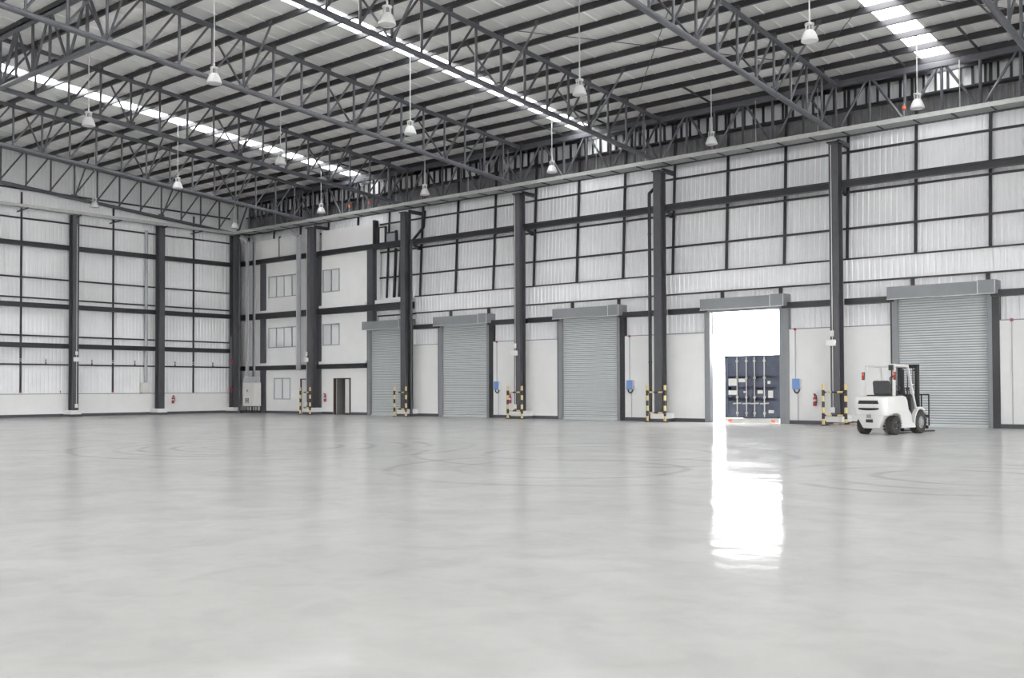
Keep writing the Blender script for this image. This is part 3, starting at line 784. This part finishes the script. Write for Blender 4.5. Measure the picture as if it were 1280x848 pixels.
# ------------------------------------------------------------------ pendant lamps
def lamp(x, y, z, label):
    l = thing('pendant_lamp', label, 'lamp', (x, y, z), 0, 'high-bay pendant lamps')
    return l
shade_me = MB().lathe([(0.198, 0.0), (0.205, 0.015), (0.195, 0.06), (0.165, 0.15), (0.125, 0.23), (0.095, 0.265), (0.088, 0.265), (0.118, 0.225), (0.157, 0.145), (0.187, 0.055), (0.192, 0.02)], 20).mesh('shade', True)
lens_me = MB().lathe([(0.0, 0.0), (0.1, -0.004), (0.195, 0.012)], 20).mesh('lens', True)
house_me = MB().lathe([(0.0, 0.25), (0.085, 0.25), (0.085, 0.26), (0.05, 0.27), (0.05, 0.39), (0.0, 0.39)], 14).mesh('lamp_housing', True)
cage = MB()
for k in range(5):
    a = 2*math.pi*k/5
    cage.tube((0.085*math.cos(a), 0.085*math.sin(a), 0.25), (0.09*math.cos(a), 0.09*math.sin(a), 0.40), 0.014, 6)
cage_me = cage.mesh('cage_bars', True)
cap_me = MB().lathe([(0.0, 0.385), (0.105, 0.385), (0.115, 0.40), (0.112, 0.43), (0.06, 0.45), (0.022, 0.46), (0.02, 0.50), (0.0, 0.50)], 16).mesh('lamp_cap', True)
hook_me = MB().lathe([(0.0, 0.48), (0.025, 0.50), (0.025, 0.53), (0.0, 0.55)], 8).mesh('hook', True)
def place_lamp(x, y, z, label):
    l = lamp(x, y, z, label)
    obj('shade', shade_me, 'shade', l); obj('lens', lens_me, 'shade', l)
    obj('lamp_housing', house_me, 'steel_light', l); obj('cage_bars', cage_me, 'lamp_body', l)
    obj('lamp_cap', cap_me, 'lamp_body', l); obj('hook', hook_me, 'lamp_body', l)
    obj('suspension_rod', MB().tube((0, 0, 0.5), (0, 0, zr(y)+0.005-z), 0.017, 6), 'lamp_body', l)
ordn = ['first', 'second', 'third', 'fourth', 'fifth', 'sixth']
XM = [3.45+6.8*k for k in range(6)]
for k, x in enumerate(XM):
    place_lamp(x, -2.65, 9.44, 'white bell-shaped pendant lamp, %s from the corner in the row along the cable tray' % ordn[k])
for k, x in enumerate(XM):
    place_lamp(x, -10.1, 9.50, 'white bell-shaped pendant lamp, %s from the left wall in the middle row' % ordn[k])
for k, x in enumerate(XM[2:5]):
    place_lamp(x, -17.42, 9.50, 'white bell-shaped pendant lamp, %s from the left in the nearest row' % ['first', 'second', 'third'][k])

# small red sounders on the tray and roof
for i, (x, y, z, lab) in enumerate(((36.45, -0.9, 10.0, 'small red alarm sounder above the tray at the far right'),
        (10.2, -0.9, 10.0, 'small red alarm sounder above the tray by the office'), (11.6, -0.9, 10.0, 'small red and white camera above the tray right of the office'))):
    t = thing('alarm_sounder', lab, 'alarm', (x, y, z), 0, 'alarm sounders')
    obj('body', MB().lathe([(0, -0.06), (0.06, -0.05), (0.07, 0.0), (0.05, 0.06), (0, 0.07)], 10).mesh('body', True), 'redlight', t)
    obj('stem', MB().box(-0.02, 0.02, -0.02, 0.02, 0.05, 0.14), 'steel_light', t)
    obj('foot', MB().box(-0.02, 0.02, -0.02, 0.02, -0.32, -0.05), 'steel_light', t)
# big globe lamp head near the last tray section
# ------------------------------------------------------------------ hazard guards round the column feet
gm_post = MB().tube((0, 0, 0), (0, 0, 1.36), 0.05, 12).mesh('post', True)
gm_rail = MB().tube((-0.38, 0, 0), (0.38, 0, 0), 0.032, 10).mesh('rail', True)
gm_foot = MB().box(-0.08, 0.08, -0.08, 0.08, 0, 0.012).mesh('foot_plate')
for i in range(1, 6):
    lab = 'yellow and black striped guard rail in front of the '+{1: 'office column', 2: 'column by the narrow shutter', 3: 'column between second and third shutters', 4: 'column left of the open doorway', 5: 'column left of the forklift'}[i]
    t = thing('column_guard', lab, 'guard rail', (COLS[i]+0.07, -0.93, 0), 0, 'striped column guards')
    for s in (-0.38, 0.38):
        obj('post', gm_post, 'hazard_z', t, (s, 0, 0)); obj('foot_plate', gm_foot, 'black', t, (s, 0, 0))
    for z in (1.1, 0.34): obj('rail', gm_rail, 'hazard_x', t, (0, 0, z))

# ------------------------------------------------------------------ shutter controls, extinguishers
for n, lab in ((2, 'blue shutter control box right of the second shutter'), (3, 'blue shutter control box right of the third shutter'), (4, 'blue shutter control box right of the open doorway')):
    x = COLS[n]+5.2
    t = thing('control_box', lab, 'control box', (x, -0.02, 1.2), 0, 'blue shutter control boxes')
    obj('body', MB().box(-0.15, 0.13, -0.13, 0.0, 0, 0.36).mesh('body', bevel=0.012), 'white', t)
    obj('cover', MB().box(-0.145, 0.125, -0.155, -0.13, 0.0, 0.36).mesh('cover', bevel=0.008), 'blue', t)
    hn = []
    for k in range(9):
        a = math.pi*k/8
        hn.append((-0.01-0.10*math.cos(a), -0.08, 0.0-0.13*math.sin(a)))
    obj('cable_loop', MB().path(hn, 0.024, 8).mesh('cable_loop', True), 'black', t)
    obj('conduit', MB().tube((-0.08, -0.015, 0.36), (-0.08, -0.015, 2.02), 0.016, 6).tube((-0.0, -0.015, -0.12), (-0.0, -0.015, -1.07), 0.014, 6), 'duct', t)
    obj('call_point', MB().box(-0.115, -0.045, -0.05, 0.0, 2.02, 2.10), 'red', t)
t = thing('alarm_line', 'vertical conduit with a red call point right of the last shutter', 'alarm', (COLS[5]+5.23, -0.02, 0.13), 0)
obj('conduit', MB().tube((0, -0.015, 0), (0, -0.015, 3.1), 0.016, 6), 'duct', t)
obj('call_point', MB().box(-0.04, 0.04, -0.05, 0.0, 3.09, 3.18), 'red', t)

ex_body = MB().lathe([(0, 0), (0.055, 0), (0.062, 0.02), (0.062, 0.25), (0.045, 0.31), (0.022, 0.33), (0.022, 0.35), (0, 0.35)], 14).mesh('cylinder', True)
ex_band = MB().lathe([(0.0635, 0.15), (0.0635, 0.22)], 14).mesh('label_band', True)
ex_head = MB().box(-0.02, 0.02, -0.06, 0.03, 0.35, 0.40).box(-0.012, 0.012, -0.1, 0.0, 0.39, 0.42).mesh('valve_head')
hose = [(0.0, -0.03, 0.38), (0.07, -0.04, 0.36), (0.085, -0.04, 0.25), (0.08, -0.03, 0.1)]
ex_hose = MB().path(hose, 0.012, 6).mesh('hose', True)
ex_brk = MB().box(-0.04, 0.04, 0.055, 0.085, 0.1, 0.36).mesh('wall_bracket')
for x, y, z, rz, lab in ((33.08, -0.085, 0.63, 0, 'red fire extinguisher on the white panel left of the forklift column'),
        (19.55, -0.085, 0.63, 0, 'red fire extinguisher behind the striped guard right of the second shutter'),
        (7.42, -0.085, 0.63, 0, 'red fire extinguisher between the office column and open office door'),
        (0.085, -4.05, 0.55, math.pi/2, 'red fire extinguisher on the plinth of the left wall')):
    t = thing('fire_extinguisher', lab, 'extinguisher', (x, y, z), rz, 'fire extinguishers')
    obj('cylinder', ex_body, 'red', t); obj('label_band', ex_band, 'paper', t); obj('valve_head', ex_head, 'red', t)
    obj('hose', ex_hose, 'black', t); obj('wall_bracket', ex_brk, 'white', t)

# ------------------------------------------------------------------ container on its trailer outside the doorway
ct = thing('shipping_container', 'slate blue shipping container backed up to the open doorway', 'container', (30.43, 0.55, 0.16))
hw, hh = 1.09, 2.26
def cb_(name, mb, m, p=None): return obj(name, mb, m, p or ct)
cb_('shell', MB().box(-hw, -hw+0.05, 0.06, 7.0, 0, hh).box(hw-0.05, hw, 0.06, 7.0, 0, hh).box(-hw, hw, 0.06, 7.0, hh-0.05, hh).box(-hw, hw, 0.06, 7.0, 0, 0.1).box(-hw, hw, 6.95, 7.0, 0, hh), 'navy')
cb_('corner_post', MB().box(-hw, -hw+0.10, 0, 0.1, 0, hh), 'navy'); cb_('corner_post', MB().box(hw-0.10, hw, 0, 0.1, 0, hh), 'navy')
cb_('header', MB().box(-hw, hw, 0, 0.1, hh-0.1, hh), 'navy'); cb_('sill_beam', MB().box(-hw, hw, 0, 0.1, 0, 0.1), 'navy')
for s in (-1, 1):
    x0, x1 = (-hw+0.1, -0.01) if s < 0 else (0.01, hw-0.1)
    prof = []; z = 0.1
    mb = MB()
    levels = [(0.1, 0.16, 0.02), (0.16, 0.62, 0.02), (0.62, 0.74, 0.30), (0.74, 1.02, 0.02), (1.02, 1.12, 0.30), (1.12, 1.42, 0.02), (1.42, 1.52, 0.30), (1.52, hh-0.1, 0.02)]
    for za, zb, dd in levels: mb.box(x0, x1, dd, 0.32, za, zb)
    mb.box(x0, x0+0.04, 0.0, 0.1, 0.1, hh-0.1).box(x1-0.04, x1, 0.0, 0.1, 0.1, hh-0.1)
    dd = cb_('container_door', mb, 'navy')
    for bx in ((-0.57, -0.2) if s < 0 else (0.12, 0.5)):
        rod = cb_('lock_rod', MB().tube((bx, -0.035, 0.06), (bx, -0.035, hh-0.06), 0.022, 8).mesh('lock_rod', True), 'bar', dd)
        for z in (0.18, 0.75, 1.45, hh-0.2): cb_('rod_keeper', MB().box(bx-0.04, bx+0.04, -0.06, 0.0, z-0.04, z+0.04), 'bar', rod)
        cb_('lock_handle', MB().bar((bx-0.16, -0.055, 0.52), (bx+0.17, -0.055, 0.54), 0.02, 0.045), 'bar', rod)
for x, z, w, h in ((-0.76, 1.3, 0.36, 0.26), (-0.4, 1.36, 0.26, 0.13), (-0.76, 0.92, 0.36, 0.16), (-0.29, 0.94, 0.09, 0.06), (0.32, 0.94, 0.2, 0.12), (0.72, 0.86, 0.18, 0.26), (0.66, 1.28, 0.1, 0.1), (0.74, 0.24, 0.2, 0.11)):
    cb_('decal', MB().box(x-w/2, x+w/2, 0.0, 0.04, z-h/2, z+h/2), 'paper')
tl_ = thing('trailer', 'low trailer tail with lamps under the container', 'trailer', (30.43, 0.5, -1.05))
obj('chassis', MB().box(-0.5, 0.5, 0.3, 6.9, 0.75, 1.2), 'steel', tl_)
obj('bumper_beam', MB().box(-1.08, 1.08, 0.0, 0.12, 1.02, 1.2), 'bar', tl_)
for x in (-0.85, 0.85):
    lb = obj('tail_lamp', MB().box(x-0.07, x+0.07, -0.03, 0.0, 1.07, 1.15), 'redlight', tl_)
    for yy in (5.0, 6.1):
        obj('wheel', MB().tube((x-0.14, yy, 0.42), (x+0.14, yy, 0.42), 0.42, 20).mesh('wheel', True), 'tyre', tl_)
for x in (-0.6, 0.6): obj('landing_leg', MB().box(x-0.06, x+0.06, 0.9, 1.05, 0.0, 0.8), 'steel', tl_)

# ------------------------------------------------------------------ forklift (x right, y forward, origin under the rear axle)
fk = thing('forklift', 'white counterbalance forklift truck parked in front of the last shutter', 'forklift', (37.48, -6.02, 0), math.radians(-9))
side = [(-.46,.50),(-.51,.60),(-.53,.90),(-.48,1.0),(.42,1.03),(.60,1.0),(.69,.90),(.77,.66),(.92,.55),(1.0,.31),(1.16,.29),(1.18,.17),(.36,.17),(.33,.34),(.27,.51),(.08,.56),(-.16,.55),(-.30,.53)]
bmx = MB().prism(side, -0.49, 0.49)
me = bpy.data.meshes.new('counterweight_body'); me.from_pydata(bmx.v, [], bmx.f)
bm = bmesh.new(); bm.from_mesh(me); bmesh.ops.recalc_face_normals(bm, faces=bm.faces)
rear = [e for e in bm.edges if all(v.co.y < -0.42 for v in e.verts) and abs(e.verts[0].co.x-e.verts[1].co.x) < 1e-4]
bmesh.ops.bevel(bm, geom=rear, offset=0.15, segments=5, profile=0.5, affect='EDGES')
oth = [e for e in bm.edges if len(e.link_faces) == 2 and e.calc_face_angle(0) > 0.9 and abs(e.verts[0].co.x-e.verts[1].co.x) < 1e-4 and e.verts[0].co.y > -0.4]
bmesh.ops.bevel(bm, geom=oth, offset=0.02, segments=2, profile=0.5, affect='EDGES')
bm.to_mesh(me); bm.free(); me.shade_smooth(); me.set_sharp_from_angle(angle=0.6)
body = obj('counterweight_body', me, 'fork_white', fk)
cw = MB().quadmesh([(-.22,-.43,.17),(.22,-.43,.17),(.22,.3,.17),(-.22,.3,.17),(-.41,-.49,.54),(.41,-.49,.54),(.28,.3,.55),(-.28,.3,.55)], [(0,3,2,1),(4,5,6,7),(0,1,5,4),(1,2,6,5),(2,3,7,6),(3,0,4,7)])
obj('lower_counterweight', cw.mesh('lower_counterweight', bevel=0.03), 'fork_white', fk)
def slot(z0, z1, w):
    vs = []
    for k in range(9):
        t = -1+2*k/8; x = w*t; y = -0.545+0.03*abs(t)**3
        vs += [(x, y, z0+(0.03*abs(t)**2 if z0 < 0.7 else 0)), (x, y, z1), (x, y+0.06, z1), (x, y+0.06, z0)]
    fs = []
    for k in range(8):
        a, b = 4*k, 4*k+4
        fs += [(a, b, b+1, a+1), (a+1, b+1, b+2, a+2), (a+2, b+2, b+3, a+3), (a+3, b+3, b, a)]
    fs += [(0,1,2,3), (35,34,33,32)]
    return MB().quadmesh(vs, fs)
obj('vent_slot', slot(0.815, 0.905, 0.345), 'black', body); obj('vent_slot', slot(0.645, 0.71, 0.30), 'black', body)
obj('badge', MB().box(-0.05, 0.05, -0.535, -0.49, 0.44, 0.54), 'alloy', body)
obj('tow_hook', MB().box(-0.08, 0.09, -0.515, -0.45, 0.325, 0.41), 'dark', body)
obj('belly', MB().box(-.24, .24, -.2, 1.5, .2, .5), 'dark', fk)
obj('floor_plate', MB().box(-.45, .45, .9, 1.35, .27, .32), 'dark', fk)
obj('dashboard', MB().prism([(1.12,.3),(1.3,.3),(1.34,.95),(1.18,1.08),(1.1,.95)], -.4, .4).mesh('dashboard', bevel=.02), 'dark', fk)
obj('seat_hood', MB().box(-.38, .38, .05, .68, 1.0, 1.05).mesh('seat_hood', bevel=.02), 'dark', fk)
st = obj('seat', MB().box(-.24, .26, .18, .62, 1.03, 1.14).mesh('seat', bevel=.04, seg=3), 'seat', fk)
obj('seat_back', MB().prism([(.10,1.06),(.24,1.08),(.18,1.40),(.12,1.44),(.05,1.40)], -.21, .24).mesh('seat_back', bevel=.035, seg=3), 'seat', st)
stw = MB()
for k in range(12):
    a, b = 2*math.pi*k/12, 2*math.pi*(k+1)/12
    stw.tube((.15*math.cos(a), .95+.12*math.sin(a), 1.2+.08*math.sin(a)), (.15*math.cos(b), .95+.12*math.sin(b), 1.2+.08*math.sin(b)), .014, 6)
stw.tube((0, .95, 1.2), (0, 1.12, .95), .025, 8)
obj('steering_wheel', stw.mesh('steering_wheel', True), 'dark', fk)
for x in (.22, .29, .35): obj('lever', MB().tube((x, 1.12, 1.0), (x, 1.05, 1.22), .012, 6).box(x-.02, x+.02, 1.03, 1.07, 1.2, 1.25), 'dark', fk)
# overhead guard
og = MB()
for s in (-1, 1):
    og.bar((s*.43, .02, 1.0), (s*.40, .10, 1.84), .055, .07)
    og.bar((s*.42, 1.34, .62), (s*.39, .90, 1.82), .05, .06)
    og.bar((s*.40, .07, 1.84), (s*.39, .93, 1.82), .06, .06)
og.bar((-.42, .09, 1.84), (.42, .09, 1.84), .07, .07); og.bar((-.41, .92, 1.82), (.41, .92, 1.82), .06, .07)
guard = obj('overhead_guard', og.mesh('overhead_guard', bevel=.008), 'fork_white', fk)
for k in range(6):
    obj('roof_bar', MB().bar((-.3+.12*k, .1, 1.85), (-.3+.12*k, .92, 1.83), .025, .04), 'fork_white', guard)
for s in (-1, 1):
    tl2 = obj('tail_light', MB().box(s*.455-.035, s*.455+.035, .0, .05, 1.45, 1.66), 'dark', guard)
    obj('lens', MB().box(s*.455-.03, s*.455+.03, -.012, 0.0, 1.57, 1.65), 'redlight', tl2)
    obj('lens', MB().box(s*.455-.03, s*.455+.03, -.012, 0.0, 1.47, 1.56), 'red', tl2)
bc = obj('rear_mirror', MB().box(.30, .42, -.02, .02, 1.70, 1.84), 'dark', guard)
obj('grab_handle', MB().path([(.40, .04, 1.55), (.33, .0, 1.5), (.34, .02, 1.15), (.41, .06, 1.1)], .018, 8).mesh('grab_handle', True), 'dark', guard)
obj('pillar_lining', MB().bar((.43, .10, 1.05), (.40, .17, 1.8), .04, .03), 'dark', guard)
obj('front_mirror', MB().lathe([(0, -.02), (.05, -.015), (.055, .0), (.04, .02), (0, .025)], 10, c=(.40, 1.12, 1.32)), 'white', guard)
# front fenders
for s in (-1, 1):
    vs, n = [], 14
    for k in range(n+1):
        a = math.radians(185-130*k/n)
        for r in (.35, .41):
            for x in (s*.20, s*.50): vs.append((x, 1.48+r*math.cos(a), .31+r*math.sin(a)))
    fs = []
    for k in range(n):
        a, b = 4*k, 4*k+4
        fs += [(a, b, b+1, a+1), (a+2, a+3, b+3, b+2), (a, a+2, b+2, b), (a+1, b+1, b+3, a+3)]
    fs += [(0, 1, 3, 2), (4*n, 4*n+2, 4*n+3, 4*n+1)]
    obj('fender', MB().quadmesh(vs, fs).mesh('fender', True), 'fork_white', fk)
# wheels
def wheel(R, w, x, y, s):
    prof = [(R*.55, -w/2), (R*.86, -w/2), (R*.97, -w*.36), (R*.985, 0), (R*.97, w*.36), (R*.86, w/2), (R*.55, w/2)]
    mb = MB().lathe(prof, 28, 'x')
    for k in range(22):
        a = 2*math.pi*(k+.25*0)/22
        for sg in (-1, 1):
            da = .14*(sg > 0)
            c, sn = math.cos(a+da), math.sin(a+da)
            mb.bar((sg*.02, R*.985*c, R*.985*sn), (sg*w*.46, R*.93*math.cos(a+da+.1), R*.93*math.sin(a+da+.1)), .045, .03)
    t = obj('wheel', mb.mesh('wheel', True), 'tyre', fk, (x, y, R))
    obj('rim', MB().lathe([(R*.56, s*w*.44), (R*.5, s*w*.3), (R*.3, s*w*.28), (R*.27, s*w*.4), (R*.16, s*w*.46), (0, s*w*.46)], 20, 'x').mesh('rim', True), 'alloy' if R > .28 else 'dark', t)
    for k in range(6):
        a = 2*math.pi*k/6
        obj('wheel_nut', MB().tube((s*w*.27, R*.4*math.cos(a), R*.4*math.sin(a)), (s*w*.33, R*.4*math.cos(a), R*.4*math.sin(a)), .018, 6), 'alloy', t)
    return t
for s in (-1, 1):
    wheel(.25, .20, s*.41, 0.0, s); wheel(.31, .22, s*.40, 1.48, s)
obj('axle', MB().tube((-.35, 0, .25), (.35, 0, .25), .06, 10).tube((-.35, 1.48, .31), (.35, 1.48, .31), .08, 10), 'dark', fk)
# mast, carriage, forks
mast = obj('mast', MB().box(-.29, -.21, 1.72, 1.86, .10, 1.88).box(.21, .29, 1.72, 1.86, .10, 1.88).box(-.29, .29, 1.76, 1.84, 1.78, 1.88).box(-.29, .29, 1.74, 1.84, .14, .24), 'black', fk)
obj('lift_cylinder', MB().tube((-.2, 1.86, .2), (-.2, 1.86, 1.75), .04, 10).tube((.2, 1.86, .2), (.2, 1.86, 1.75), .04, 10).mesh('lift_cylinder', True), 'dark', mast)
obj('chain', MB().bar((-.08, 1.9, .4), (-.08, 1.9, 1.8), .03, .02).bar((.08, 1.9, .4), (.08, 1.9, 1.8), .03, .02), 'dark', mast)
obj('hose_loop', MB().path([(.12, 1.8, 1.7), (.2, 1.78, 1.74), (.27, 1.78, 1.68), (.27, 1.78, 1.2)], .018, 8).mesh('hose_loop', True), 'dark', mast)
car = obj('carriage', MB().box(-.5, .5, 1.87, 1.93, .12, .2).box(-.5, .5, 1.87, 1.93, .42, .5), 'black', fk)
br = MB()
for x in (-.52, -.31, -.1, .1, .31, .52): br.bar((x, 1.92, .2), (x, 1.92, 1.05), .028, .028)
br.bar((-.53, 1.92, 1.05), (.53, 1.92, 1.05), .03, .03)
obj('load_backrest', br, 'black', car)
for s in (-1, 1): obj('fork', MB().box(s*.28-.055, s*.28+.055, 1.93, 1.975, .02, .55).box(s*.28-.055, s*.28+.055, 1.93, 2.7, .02, .06), 'dark', fk)

# shorten the wheelbase to the truck's proportions
done = set()
def squeeze(o):
    for ch in o.children:
        if ch.name.startswith('wheel') and ch.parent is fk: ch.location.y *= 0.885 if ch.location.y > 0 else 1; continue
        if ch.data.name not in done:
            done.add(ch.data.name)
            for v in ch.data.vertices:
                if v.co.y > 0: v.co.y *= 0.885
        squeeze(ch)
squeeze(fk)

# ------------------------------------------------------------------ pallet pile left of the forklift
pt = thing('timber_pallet', 'low pale timber pallet with offcuts at the column foot beside the forklift', 'pallet', (34.72, -1.45, 0), 0.1)
for k in range(3): obj('runner', MB().box(-.42, .42, -.3+.27*k, -.22+.27*k, 0, .05), 'wood', pt)
for k in range(5): obj('deck_board', MB().box(-.45+.2*k, -.33+.2*k, -.32, .34, .05, .07), 'wood', pt)
for k, (a, b, z) in enumerate(((-.3, -.1, .07), (0.0, .1, .07), (.2, -.05, .07))):
    obj('offcut', MB().bar((a, b-.2, z+.03), (a+.2, b+.2, z+.05), .07, .05), ('wood', 'dark', 'wood')[k], pt)

# ------------------------------------------------------------------ scale survey units to metres
seen = set()
for o in list(scn.objects):
    if o.type == 'CAMERA': continue
    o.location = Vector(o.location)*S
    if o.type == 'MESH' and o.data.name not in seen:
        seen.add(o.data.name); o.data.transform(Matrix.Scale(S, 4))
